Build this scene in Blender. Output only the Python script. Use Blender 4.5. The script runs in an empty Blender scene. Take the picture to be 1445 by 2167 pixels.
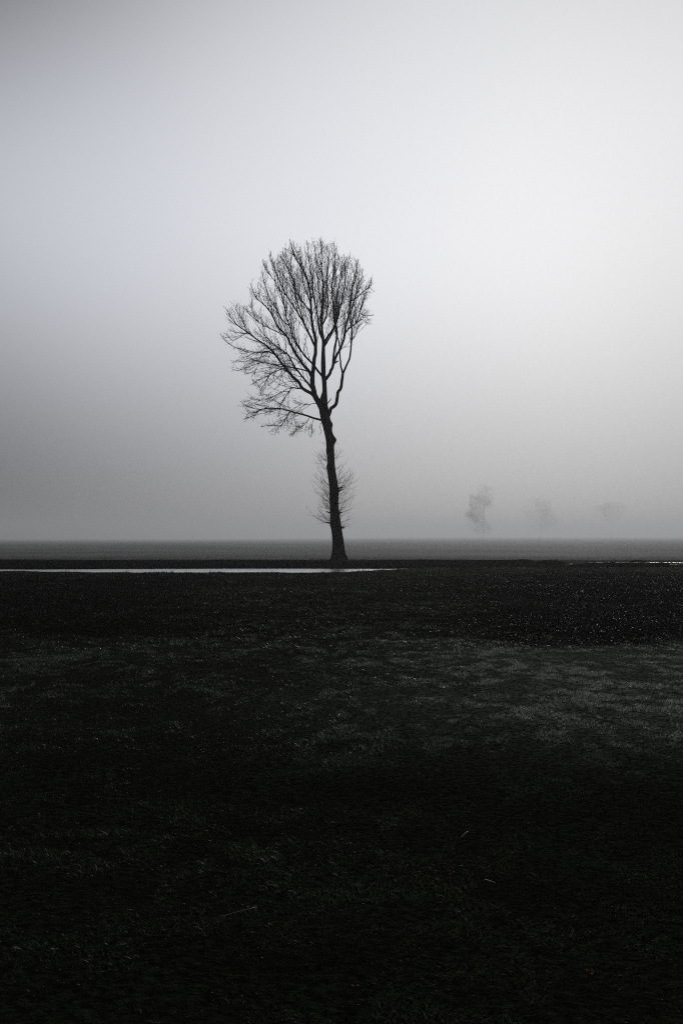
import bpy, math, random
import numpy as np
from mathutils import Vector, Matrix

random.seed(7)
R = math.radians
S = bpy.context.scene
C = S.collection

# ------------------------------------------------------------------ camera
F_PX, CX, CY, HOR, EYE = 2107.0, 722.5, 1083.5, 1133.0, 1.5
TILT = math.atan((HOR - CY) / F_PX)
cam_d = bpy.data.cameras.new('camera')
cam = bpy.data.objects.new('camera', cam_d); C.objects.link(cam)
cam_d.sensor_fit = 'VERTICAL'; cam_d.sensor_height = 36.0; cam_d.sensor_width = 24.0
cam_d.lens = F_PX / 2167.0 * 36.0
cam_d.clip_start = 0.05; cam_d.clip_end = 20000
cam.location = (0, 0, EYE)
cam.rotation_euler = (math.pi/2 + TILT, 0, 0)
S.camera = cam

# ------------------------------------------------------------------ render / view
S.view_settings.view_transform = 'Standard'
S.view_settings.look = 'None'
S.view_settings.exposure = 0.0
S.view_settings.gamma = 1.0
try:
    S.cycles.volume_bounces = 2
    S.cycles.max_bounces = 8
    S.cycles.filter_width = 1.05
    S.cycles.use_denoising = False
    S.cycles.denoising_prefilter = 'ACCURATE'
    S.cycles.use_adaptive_sampling = False
except Exception: pass

# ------------------------------------------------------------------ node helper
class NB:
    def __init__(s, tree): s.t = tree; s.n = tree.nodes; s.l = tree.links
    def node(s, typ, **kw):
        n = s.n.new(typ)
        for k, v in kw.items(): setattr(n, k, v)
        return n
    def put(s, sock, v):
        if hasattr(v, 'is_output'): s.l.new(v, sock)
        else: sock.default_value = v
    def m(s, op, a, b=0.0, c=0.0, clamp=False):
        n = s.node('ShaderNodeMath', operation=op, use_clamp=clamp)
        s.put(n.inputs[0], a); s.put(n.inputs[1], b)
        if op in ('MULTIPLY_ADD', 'SMOOTH_MIN', 'SMOOTH_MAX'): s.put(n.inputs[2], c)
        return n.outputs[0]
    def mix(s, f, a, b, typ='RGBA'):
        n = s.node('ShaderNodeMix', data_type=typ)
        s.put(n.inputs[0], f)
        i = (6, 7) if typ == 'RGBA' else (2, 3)
        s.put(n.inputs[i[0]], a); s.put(n.inputs[i[1]], b)
        return n.outputs[2 if typ == 'RGBA' else 0]
    def noise(s, vec, scale, detail=4, rough=.6, w=None):
        n = s.node('ShaderNodeTexNoise'); s.put(n.inputs['Vector'], vec)
        n.inputs['Scale'].default_value = scale; n.inputs['Detail'].default_value = detail
        n.inputs['Roughness'].default_value = rough
        return n.outputs[0]
    def ramp(s, v, lo, hi, a=0.0, b=1.0):
        n = s.node('ShaderNodeMapRange', interpolation_type='SMOOTHSTEP')
        s.put(n.inputs[0], v)
        for i, q in enumerate((lo, hi, a, b)): s.put(n.inputs[i+1], q)
        return n.outputs[0]

# ------------------------------------------------------------------ sky: thick overcast with the sun glowing through it
SUN_AZ, SUN_EL = 12.0, 18.0            # degrees right of the view, above the horizon
SKY_GAIN = 0.80
w = bpy.data.worlds.new('World'); S.world = w; w.use_nodes = True
nt = w.node_tree; nt.nodes.clear(); b = NB(nt)
tc = b.node('ShaderNodeTexCoord')
sep = b.node('ShaderNodeSeparateXYZ'); nt.links.new(tc.outputs['Generated'], sep.inputs[0])
az = b.m('MULTIPLY', b.m('ARCTAN2', sep.outputs[0], sep.outputs[1]), 57.2958)
el = b.m('MULTIPLY', b.m('ARCSINE', sep.outputs[2]), 57.2958)
el = b.m('MAXIMUM', el, 0.0)
dx = b.m('SUBTRACT', az, SUN_AZ); dy = b.m('SUBTRACT', el, SUN_EL)
dx2 = b.m('MULTIPLY', dx, dx); dy2 = b.m('MULTIPLY', dy, dy)
above = b.m('GREATER_THAN', dy, 0.0)
bb = b.mix(above, 0.0030, 0.0010, 'FLOAT')
e = b.m('ADD', b.m('MULTIPLY', dx2, 0.00018), b.m('MULTIPLY', b.m('MULTIPLY', dx2, dx2), 1.8e-7))
e = b.m('ADD', e, b.m('MULTIPLY', dy2, bb))
e = b.m('ADD', e, b.m('MULTIPLY', b.m('MULTIPLY', dx2, dy2), 3.4e-6))
e = b.m('ADD', e, b.m('MULTIPLY', b.m('MULTIPLY', b.m('MULTIPLY', dx2, dx2), dy2), b.m('MULTIPLY', above, 4.5e-9)))
e = b.m('ADD', e, b.m('MULTIPLY', b.m('MULTIPLY', above, 1.0e-6), b.m('MULTIPLY', dy2, dy2)))
cl = b.noise(tc.outputs['Generated'], 2.2, 2, .4)
e = b.m('ADD', e, b.m('MULTIPLY', b.m('SUBTRACT', cl, 0.5), 0.22))
lum = b.m('MULTIPLY', b.m('EXPONENT', b.m('MULTIPLY', e, -1.0)), SKY_GAIN)
side = b.ramp(az, -22.0, 20.0)
col = b.mix(side, (0.935, 0.965, 1.05, 1), (0.985, 0.99, 1.01, 1))
mul = b.node('ShaderNodeVectorMath', operation='SCALE')
nt.links.new(col, mul.inputs[0]); nt.links.new(lum, mul.inputs['Scale'])
bg1 = b.node('ShaderNodeBackground'); nt.links.new(mul.outputs[0], bg1.inputs[0]); bg1.inputs[1].default_value = 1.0
sky = b.node('ShaderNodeTexSky', sky_type='NISHITA', sun_disc=False,
             sun_elevation=R(SUN_EL), sun_rotation=R(SUN_AZ))
hsv = b.node('ShaderNodeHueSaturation'); hsv.inputs['Saturation'].default_value = 0.3
nt.links.new(sky.outputs[0], hsv.inputs['Color'])
bg2 = b.node('ShaderNodeBackground'); nt.links.new(hsv.outputs[0], bg2.inputs[0]); bg2.inputs[1].default_value = 0.004
add = b.node('ShaderNodeAddShader'); nt.links.new(bg1.outputs[0], add.inputs[0]); nt.links.new(bg2.outputs[0], add.inputs[1])
out = b.node('ShaderNodeOutputWorld'); nt.links.new(add.outputs[0], out.inputs[0])

# ------------------------------------------------------------------ sun: veiled, behind the scene to the right
sd = bpy.data.lights.new('sun', 'SUN'); sun = bpy.data.objects.new('sun', sd); C.objects.link(sun)
sd.energy = 0.75; sd.angle = R(14); sd.color = (1.0, 0.985, 0.96)
dirv = Vector((math.sin(R(SUN_AZ))*math.cos(R(SUN_EL)), math.cos(R(SUN_AZ))*math.cos(R(SUN_EL)), math.sin(R(SUN_EL))))
sun.rotation_euler = dirv.to_track_quat('Z', 'Y').to_euler()
sun.location = (30, 60, 60)

# ------------------------------------------------------------------ helpers
def tag(o, label=None, cat=None, group=None, kind=None):
    if label: o['label'] = label
    if cat: o['category'] = cat
    if group: o['group'] = group
    if kind: o['kind'] = kind
    return o

def mesh_np(name, V, Fq, mat, parent=None, smooth=False, attrs=None):
    """Fq: (n,k) int array or list of such arrays"""
    if not isinstance(Fq, list): Fq = [Fq]
    V = np.asarray(V, dtype=np.float32)
    me = bpy.data.meshes.new(name)
    me.vertices.add(len(V)); me.vertices.foreach_set('co', V.ravel())
    loops = np.concatenate([f.ravel() for f in Fq]).astype(np.int32)
    tot = np.concatenate([np.full(len(f), f.shape[1], np.int32) for f in Fq])
    st = np.concatenate([[0], np.cumsum(tot)[:-1]]).astype(np.int32)
    me.loops.add(len(loops)); me.loops.foreach_set('vertex_index', loops)
    me.polygons.add(len(tot)); me.polygons.foreach_set('loop_start', st)
    me.update(calc_edges=True)
    if smooth: me.polygons.foreach_set('use_smooth', np.ones(len(tot), bool))
    for k, a in (attrs or {}).items():
        at = me.attributes.new(k, 'FLOAT', 'POINT'); at.data.foreach_set('value', np.asarray(a, np.float32))
    me.materials.append(mat)
    me.validate()
    o = bpy.data.objects.new(name, me); C.objects.link(o)
    if parent: o.parent = parent
    return o

def empty(name, loc):
    o = bpy.data.objects.new(name, None); o.location = loc; o.empty_display_size = .3; C.objects.link(o); return o

def pix(px, py, d):
    """world point seen at photo pixel (px,py), at forward distance d"""
    a = (px - CX) / F_PX; v = (CY - py) / F_PX
    f = Vector((0, math.cos(TILT), math.sin(TILT))); u = Vector((0, -math.sin(TILT), math.cos(TILT)))
    r = f + u*v + Vector((a, 0, 0))
    r *= d / r.y
    return Vector((0, 0, EYE)) + r

def proj(p):
    q = p - Vector((0, 0, EYE))
    fz = q.y*math.cos(TILT) + q.z*math.sin(TILT)
    uz = -q.y*math.sin(TILT) + q.z*math.cos(TILT)
    return CX + q.x/fz*F_PX, CY - uz/fz*F_PX

def hashn(ix, iy, seed=0):
    h = (ix*374761393 + iy*668265263 + seed*2147483647) & 0xFFFFFFFF
    h = ((h ^ (h >> 13))*1274126177) & 0xFFFFFFFF
    return ((h ^ (h >> 16)) & 0xFFFFFF)/float(0xFFFFFF)
def vnoise(x, y, seed=0):
    x = np.asarray(x, float); y = np.asarray(y, float)
    ix = np.floor(x).astype(np.int64); iy = np.floor(y).astype(np.int64)
    fx = x-ix; fy = y-iy; fx = fx*fx*(3-2*fx); fy = fy*fy*(3-2*fy)
    a = hashn(ix, iy, seed); b_ = hashn(ix+1, iy, seed); c = hashn(ix, iy+1, seed); d = hashn(ix+1, iy+1, seed)
    return (a*(1-fx)+b_*fx)*(1-fy)+(c*(1-fx)+d*fx)*fy
def fbm(x, y, o=4, seed=0):
    s = 0; a = .5; t = 0
    for i in range(o):
        s = s + a*vnoise(x*2**i, y*2**i, seed+i*17); t += a; a *= .5
    return s/t
def sst(a, b_, x):
    t = np.clip((x-a)/(b_-a), 0, 1); return t*t*(3-2*t)

# ------------------------------------------------------------------ materials
def mat_new(name):
    m = bpy.data.materials.new(name); m.use_nodes = True
    t = m.node_tree; t.nodes.clear(); n = NB(t)
    o = n.node('ShaderNodeOutputMaterial'); p = n.node('ShaderNodeBsdfPrincipled')
    t.links.new(p.outputs[0], o.inputs[0])
    return m, n, p
def simple_mat(name, c, c2, scale, rough=.8, bump=.3, spec=.3, stretch=None):
    m, n, p = mat_new(name)
    tc = n.node('ShaderNodeTexCoord'); v = tc.outputs['Object']
    if stretch:
        mp = n.node('ShaderNodeMapping'); mp.inputs['Scale'].default_value = stretch
        n.l.new(v, mp.inputs[0]); v = mp.outputs[0]
    f = n.noise(v, scale, 6, .65)
    n.put(p.inputs['Base Color'], n.mix(n.ramp(f, .35, .65), c+(1,), c2+(1,)))
    p.inputs['Roughness'].default_value = rough; p.inputs['Specular IOR Level'].default_value = spec
    bp = n.node('ShaderNodeBump'); bp.inputs['Strength'].default_value = bump; bp.inputs['Distance'].default_value = .03
    n.put(bp.inputs['Height'], f); n.put(p.inputs['Normal'], bp.outputs[0])
    return m

M_BARK = simple_mat('bark', (.022, .02, .017), (.05, .046, .04), 6, .9, .8, .1, (1, 1, .25))
M_TWIG = simple_mat('twig_bark', (.02, .018, .016), (.035, .03, .026), 3, .9, .2, .1)
M_FARTREE = simple_mat('far_bark', (.03, .028, .025), (.05, .046, .04), .5, .9, .2, .1)
M_FEATHER = simple_mat('feather', (.02, .02, .02), (.04, .038, .035), 30, .7, .1)
M_COAT = simple_mat('coat', (.02, .02, .022), (.03, .03, .035), 12, .9, .1)
M_SKIN = simple_mat('skin', (.35, .23, .17), (.4, .26, .2), 12, .6, .05)
M_BOARD = simple_mat('wet_board', (.012, .011, .010), (.03, .028, .025), 4, .45, .4, .5, (1, 6, 6))
M_LEAF = simple_mat('litter', (.10, .085, .06), (.30, .27, .22), 9, .42, .2, .45)
_n = NB(M_LEAF.node_tree); _a = _n.node('ShaderNodeAttribute'); _a.attribute_name = 'tint'
_p = [k for k in _n.n if k.type == 'BSDF_PRINCIPLED'][0]
_n.l.new(_n.mix(_a.outputs['Fac'], (.05, .042, .03, 1), (.42, .40, .36, 1)), _p.inputs['Base Color'])
M_BROWNLEAF = simple_mat('brown_leaf', (.38, .2, .1), (.5, .3, .17), 60, .5, .2, .4)
M_PINKLEAF = simple_mat('faded_leaf', (.26, .2, .19), (.34, .28, .26), 60, .5, .2, .4)
M_STRAW = simple_mat('straw', (.5, .47, .40), (.62, .6, .52), 40, .45, .1, .4)
M_PAPER = simple_mat('white_scrap', (.75, .76, .74), (.82, .82, .8), 30, .6, .1, .3)

def ground_mat():
    m, n, p = mat_new('ground_turf')
    g = n.node('ShaderNodeNewGeometry'); pos = g.outputs['Position']
    def att(nm):
        a = n.node('ShaderNodeAttribute'); a.attribute_name = nm; return a.outputs['Fac']
    mud, dew_sheen, far = att('mud'), att('dew_sheen'), att('far')
    n1 = n.noise(pos, 1.3, 8, .65); n2 = n.noise(pos, 22, 5, .7)
    n3 = n.noise(pos, .09, 4, .55); n4 = n.noise(pos, .012, 3, .5)
    grass = n.mix(n.ramp(n2, .35, .68), (.010, .013, .008, 1), (.04, .048, .03, 1))
    grass = n.mix(n.ramp(n1, .4, .65, 0, .6), grass, (.022, .022, .014, 1))
    dew_sheen_col = n.mix(n.ramp(n2, .38, .66), (.03, .038, .03, 1), (.22, .25, .22, 1))  # backlit sheen of the dewy turf painted as a paler colour
    grass = n.mix(dew_sheen, grass, dew_sheen_col)
    n5 = n.noise(pos, 1.1, 3, .75)
    farc = n.mix(n.ramp(n3, .3, .7), (.03, .036, .03, 1), (.07, .08, .068, 1))
    farc = n.mix(n.ramp(n5, .42, .62), farc, (.30, .325, .295, 1))
    farc = n.mix(n.ramp(n4, .42, .58, 0, .75), farc, (.016, .020, .016, 1))
    grass = n.mix(far, grass, farc)
    mudc = n.mix(n.ramp(n2, .45, .66), (.006, .0055, .005, 1), (.04, .037, .031, 1))
    n.put(p.inputs['Base Color'], n.mix(mud, grass, mudc))
    n.put(p.inputs['Roughness'], n.mix(mud, .85, .75, 'FLOAT'))
    n.put(p.inputs['Specular IOR Level'], n.m('MULTIPLY', far, .09))
    bp = n.node('ShaderNodeBump'); bp.inputs['Strength'].default_value = .9; bp.inputs['Distance'].default_value = .05
    n.put(bp.inputs['Height'], n.m('ADD', n2, n.m('MULTIPLY', n1, 1.5)))
    bp2 = n.node('ShaderNodeBump'); bp2.inputs['Strength'].default_value = .6
    n.put(bp2.inputs['Distance'], n.m('MULTIPLY', far, .9)); n.put(bp2.inputs['Height'], n.noise(pos, .55, 5, .7))
    n.put(bp2.inputs['Normal'], bp.outputs[0])
    n.put(p.inputs['Normal'], bp2.outputs[0])
    return m
M_GROUND = ground_mat()

def grass_mat():
    m, n, p = mat_new('grass_blade')
    a = n.node('ShaderNodeAttribute'); a.attribute_name = 'tint'
    d = n.node('ShaderNodeAttribute'); d.attribute_name = 'dew_sheen'
    c = n.mix(a.outputs['Fac'], (.022, .036, .014, 1), (.13, .165, .095, 1))
    c = n.mix(d.outputs['Fac'], c, (.72, .79, .72, 1))  # sheen and glints whiten the blade colour itself
    n.put(p.inputs['Base Color'], c)
    n.put(p.inputs['Roughness'], n.mix(d.outputs['Fac'], .5, .2, 'FLOAT')); n.put(p.inputs['Specular IOR Level'], n.mix(d.outputs['Fac'], .2, .8, 'FLOAT'))
    tr = n.node('ShaderNodeBsdfTranslucent'); n.put(tr.inputs[0], c)
    mx = n.node('ShaderNodeMixShader'); mx.inputs[0].default_value = .3
    o = [k for k in n.n if k.type == 'OUTPUT_MATERIAL'][0]
    n.l.new(p.outputs[0], mx.inputs[1]); n.l.new(tr.outputs[0], mx.inputs[2]); n.l.new(mx.outputs[0], o.inputs[0])
    return m
M_GRASS = grass_mat()

def water_mat(name, sc):
    m, n, p = mat_new(name)
    g = n.node('ShaderNodeNewGeometry')
    p.inputs['Base Color'].default_value = (.86, .87, .9, 1)
    p.inputs['Roughness'].default_value = .06; p.inputs['IOR'].default_value = 1.33
    p.inputs['Specular IOR Level'].default_value = 1.0; p.inputs['Metallic'].default_value = 0.8
    mp = n.node('ShaderNodeMapping'); mp.inputs['Scale'].default_value = (1, .55, 1); n.l.new(g.outputs['Position'], mp.inputs[0])
    bp = n.node('ShaderNodeBump'); bp.inputs['Strength'].default_value = .8; bp.inputs['Distance'].default_value = sc
    n.put(bp.inputs['Height'], n.noise(mp.outputs[0], 9, 4, .6)); n.put(p.inputs['Normal'], bp.outputs[0])
    return m
M_WATER = water_mat('water', .032)

# ------------------------------------------------------------------ terrain
RT = np.array([[62,1186.6],[100,1182],[180,1172],[320,1161],[520,1153],[850,1147],[1300,1143.5],[2100,1140],[3500,1138],[5000,1137.0]])
LT = np.array([[62,1185.6],[100,1182],[180,1172],[300,1163],[440,1156],[650,1151.5],[1000,1148],[1600,1145],[2800,1142],[5000,1140.5]])
def near_shore(x):
    y = 40.5 + 1.5*sst(-8, -15, x) + 4.6*sst(-.8, 3.6, x)**1.3
    y = y + 3.2*sst(-15, -24, x)
    return y + (fbm(x*1.1, x*0+3.3, 5, 5)-.5)*.9
def far_shore(x):
    y = 47.1 - 1.0*sst(-6, -15, x) - 1.2*sst(-15, -24, x)
    return y + (fbm(x*.55, x*0+9.1, 3, 8)-.5)*.6
def ground_z(x, y):
    x = np.asarray(x, float); y = np.asarray(y, float)
    d = np.maximum(np.abs(y), 1.0)
    # near field
    z = (fbm(x*.22, y*.22, 3, 1)-.5)*.10*sst(2, 12, d) + (fbm(x*1.6, y*1.6, 3, 2)-.5)*.035
    z = z*(1-.85*sst(30, 39, y)*(1-sst(60, 64, y)))
    yn, yf = near_shore(x), far_shore(x)
    wet = sst(yn-.1, yn+.5, y)*(1-sst(yf-.5, yf+.15, y))*(1-sst(3.0, 3.9, x))*(1-sst(-22, -25, x))
    bed = -.30 + (fbm(x*.7, y*.7, 3, 4)-.5)*.06
    z = z*(1-wet)+bed*wet
    # bank between water and tree
    band = sst(yf-.3, yf+.7, y)*(1-sst(58.5, 62, y))
    lump = (fbm(x*.35, y*.3, 4, 21)-.45)*.22*band*sst(47, 55, y)
    z = z + lump - .06*band*(1-sst(50, 57, y))
    # hollow on the right with puddles and heaped mud
    r = sst(3.8, 7.5, x)
    sh_ = 3.6*sst(10.8, 12.4, x)
    z = z - r*.20*sst(47.5, 50, y)*(1-sst(57.5, 59.5, y-sh_))
    for (gx, gy, gh, sx, sy) in ((12.3, 59.0, .20, 1.0, .6), (14.9, 59.1, .13, .7, .5), (17.6, 59.2, .27, .75, .6),
                                 (4.0, 58.8, .07, 2.2, 1.0), (-7.5, 59, .07, 2.5, 1.0), (-13, 59, .05, 2, .8), (-2.2, 58.8, .05, 1.4, .8)):
        z = z + gh*np.exp(-((x-gx)/sx)**2-((y-gy)/sy)**2)
    for (gx, gy, gh, sx, sy) in ((8.6, 57.6, -.06, 2.6, .9), (13.6, 60.8, -.12, 1.2, .5), (16.4, 60.8, -.12, .9, .5), (20.9, 60.8, -.12, 2.0, .5)):
        z = z + gh*np.exp(-((x-gx)/sx)**2-((y-gy)/sy)**2)
    # far field: falls away gently behind the tree
    ld = np.log(np.maximum(d, 62))
    rr = np.interp(ld, np.log(RT[:,0]), RT[:,1]); rl = np.interp(ld, np.log(LT[:,0]), LT[:,1])
    k = sst(-.18, .12, x/d)
    row = rr*k+rl*(1-k)
    zf = EYE-(row-HOR)*np.maximum(d, 62)/F_PX
    zf = zf + (fbm(x*.03, y*.02, 3, 31)-.5)*.9*sst(100, 260, d)*(1-sst(900, 2000, d)) + (fbm(x*.15, y*.12, 3, 33)-.5)*.12
    s = sst(59.5, 68, d)
    return z*(1-s)+zf*s
def mud_mask(x, y):
    yn, yf = near_shore(x), far_shore(x)
    nz = fbm(x*.9, y*.6, 4, 41)-.5
    m = sst(yf-1.2, yf-.2, y+nz)*(1-sst(59.8, 61.8, y+nz*2))
    m = np.maximum(m, sst(yn-.1, yn+.25, y)*(1-sst(yf, yf+.3, y))*(1-sst(3, 4, x)))
    m = np.maximum(m, sst(3, 5, x)*sst(46.6, 47.6, y+nz*1.4)*(1-sst(60.5, 61.5, y+nz*2)))
    # trampled dark ground in the middle distance
    n2 = .62*fbm(x*.35, y*.16, 4, 43)+.38*fbm(x*2.6, y*1.2, 3, 47)
    edge = 13.2 + 2.0*sst(0, -6, x) + 0*x
    p = sst(edge-.8, edge+1.6, y+(n2-.5)*5)*(1-sst(36, 45, y+(n2-.5)*4))
    amt = np.where(x > 0, sst(.03, .22, x/np.maximum(y, 1)), .75*sst(-.02, -.22, x/np.maximum(y, 1)))
    return np.clip(np.maximum(m, p*(.25+.72*amt)*sst(.3, .52, n2+.25*amt)), 0, 1)
def dew_sheen_mask(x, y):  # sun sheen on dewy grass put into the colour, stronger towards the sun
    n = fbm(x*.5, y*.28, 4, 61)
    a = sst(5.5, 9.5, y)*(1-.9*sst(13.0, 16, y+(n-.5)*4))*(.10+sst(-.3, .36, x/np.maximum(y, 1)+(n-.5)*.25)**1.5)
    return np.clip(a*(.78+.4*sst(.32, .66, n)), 0, 1)

ys = [-40, -25, -15, -8, -4, -2, 0]
y = 0.0
while y < 5000:
    st = .12 if 39 < y < 63 else (.16 if y < 39 else max(.3, (y-60)*.02))
    if y > 39 and y < 40: st = .12
    y += st; ys.append(y)
ys = np.array(ys)
xs = [0.0]; x = 0
while x < 4000:
    x += .16 if x < 7 else (.2 if x < 24 else max(.3, (x-22)*.07)); xs.append(x)
xs = np.array(sorted([-q for q in xs[1:]] + xs))
XX, YY = np.meshgrid(xs, ys)
ZZ = ground_z(XX, YY)
V = np.stack([XX.ravel(), YY.ravel(), ZZ.ravel()], 1)
nx, ny = len(xs), len(ys)
i = np.arange(nx*ny).reshape(ny, nx)
Fq = np.stack([i[:-1,:-1].ravel(), i[:-1,1:].ravel(), i[1:,1:].ravel(), i[1:,:-1].ravel()], 1)
XR, YR = XX.ravel(), YY.ravel()
print('ground verts', len(V))
ground = mesh_np('ground', V, Fq, M_GROUND, smooth=True,
                 attrs={'mud': mud_mask(XR, YR), 'dew_sheen': dew_sheen_mask(XR, YR), 'far': sst(60, 75, YR)})
tag(ground, kind='structure')

def sheet(name, x0, x1, y0, y1, z, mat):
    o = mesh_np(name, [(x0,y0,z),(x1,y0,z),(x1,y1,z),(x0,y1,z)], np.array([[0,1,2,3]]), mat)
    return tag(o, kind='structure')
sheet('water', -26, 4.0, 39.8, 48.4, -.07, M_WATER)
sheet('puddle_water', 18.3, 26.0, 59.9, 60.7, -.14, M_WATER)
sheet('puddle_water', 11.0, 18.0, 60.1, 61.6, -.235, M_WATER)

# ------------------------------------------------------------------ tube builder
class Tubes:
    def __init__(s): s.V = []; s.F = {}; s.n = 0
    def add(s, pts, rad, sides=4, cap=False):
        P = np.array([tuple(p) for p in pts], float); n = len(P)
        if n < 2: return
        T = np.gradient(P, axis=0); T /= (np.linalg.norm(T, axis=1)[:,None]+1e-9)
        ref = np.array([0, 1, 0.]) if abs(T[0][1]) < .9 else np.array([1, 0, 0.])
        U = np.cross(T, ref); U /= (np.linalg.norm(U, axis=1)[:,None]+1e-9); W = np.cross(T, U)
        rad = np.broadcast_to(np.asarray(rad, float), (n,)) if np.ndim(rad) < 2 else rad
        a = np.arange(sides)*2*math.pi/sides
        ring = U[:,None,:]*np.cos(a)[None,:,None] + W[:,None,:]*np.sin(a)[None,:,None]
        rr = rad[:,None,None] if rad.ndim == 1 else rad[:,:,None]
        V = P[:,None,:] + ring*rr
        s.V.append(V.reshape(-1, 3))
        i = s.n + np.arange(n*sides).reshape(n, sides)
        j = np.roll(i, -1, 1)
        s.F.setdefault(4, []).append(np.stack([i[:-1].ravel(), j[:-1].ravel(), j[1:].ravel(), i[1:].ravel()], 1))
        if cap:
            s.F.setdefault(sides, []).append(i[0][::-1][None]); s.F.setdefault(sides, []).append(i[-1][None])
        s.n += n*sides
    def build(s, name, mat, parent=None, smooth=True):
        return mesh_np(name, np.concatenate(s.V), [np.concatenate(f) for f in s.F.values()], mat, parent, smooth)

def smooth_path(P, k=4):
    """Catmull-Rom through points (list of tuples, any dim)"""
    P = np.array(P, float); n = len(P); out = []
    E = np.vstack([2*P[0]-P[1], P, 2*P[-1]-P[-2]])
    for i in range(n-1):
        p0, p1, p2, p3 = E[i], E[i+1], E[i+2], E[i+3]
        for t in np.arange(k)/k:
            out.append(.5*((2*p1)+(-p0+p2)*t+(2*p0-5*p1+4*p2-p3)*t*t+(-p0+3*p1-3*p2+p3)*t**3))
    out.append(P[-1]); return np.array(out)

# ------------------------------------------------------------------ the tree
D0 = 58.6
SC = D0/F_PX                                   # metres per photo pixel at the tree
base = pix(716.8, 1187, D0); gz = float(ground_z(base.x, base.y))
tree = empty('bare_tree', (base.x, base.y, gz))
tag(tree, 'tall bare tree with a leaning trunk standing alone beside the strip of water', 'tree')

def to_local(v): return (v[0]-base.x, v[1]-base.y, v[2]-gz)
# trunk: (row, left, right)
TR = [(1192,693,741),(1187,696,738),(1181,699.5,734.5),(1175,701.3,732),(1166,702.8,729.8),(1147,704,727.4),(1130,702.6,725),(1115,700.8,722.7),(1100,699,720),
      (1084,698,717.2),(1060,697.4,716),(1037,696.9,715.4),(1020,695.5,713),(1005,693.7,711),(990,692.6,709.5),(974,692.1,708.1),(958,691.3,707.5),
      (943,690.4,706.8),(934,689.6,707.6),(927,688.6,707),(915,686,703.5),(905,683.8,702.6),(899,682.5,701.6),(890,679.5,699.5),(880,677.2,698),(868,675,695.6),
      (855,674.5,693.5),(842,677.5,692.8),(829,681.6,692),(812,681.5,691.2),(794,679.8,689.4),(771,679.2,689),(747,680,688),(723,681,687.5),(700,678.9,683.9),
      (690,678.6,683.6),(672,679,683.6),(655,680,683.7),(631,681.2,685.2),(608,682.2,685.4),(590,681.6,684.2),(572,679.4,681.8),(555,679,680.8),(537,680,681.4),(520,678.6,679.6),(504,677,677.6)]
pts = []; rads = []
for (py, l, r) in TR:
    pts.append(pix((l+r)/2, py, D0)); rads.append((r-l)/2*SC)
tp = smooth_path([tuple(p)+(r,) for p, r in zip(pts, rads)], 3)
sides = 18
rr = np.repeat(tp[:,3:4], sides, 1)
ang = np.arange(sides)*2*math.pi/sides
zz = tp[:,2]
for k in range(sides):
    rr[:,k] *= 1 + .10*(fbm(zz*1.6+k*0, ang[k]*1.3+0*zz, 3, 71)-.5) + .05*np.sin(ang[k]*5+zz*.6)*sst(3.5, .0, zz)*2
# burls: ring angle 0 = U direction
T_ = Vector((0,0,1)); U_ = T_.cross(Vector((0,1,0)))
s0 = 1 if U_.x > 0 else -1
def burl(row, side, h, s):
    zc = pix(700, row, D0).z
    for k in range(sides):
        c = max(0, math.cos(ang[k])*s0*side)
        rr[:,k] += h*c**2*np.exp(-((zz-zc)/s)**2)
burl(932, 1, .13, .16); burl(900, 1, .07, .14); burl(955, -1, .05, .12); burl(988, -1, .07, .12); burl(1020, 1, .05, .1)
burl(1088, 1, .06, .14); burl(1108, -1, .05, .2); burl(1040, 1, .06, .3)
tb = Tubes(); tb.add([to_local(p[:3]) for p in tp], rr, sides)
tb.build('trunk', M_BARK, tree)
ALL = [tp[:, :4]]                               # paths to attach to: x,y,z,r

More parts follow.
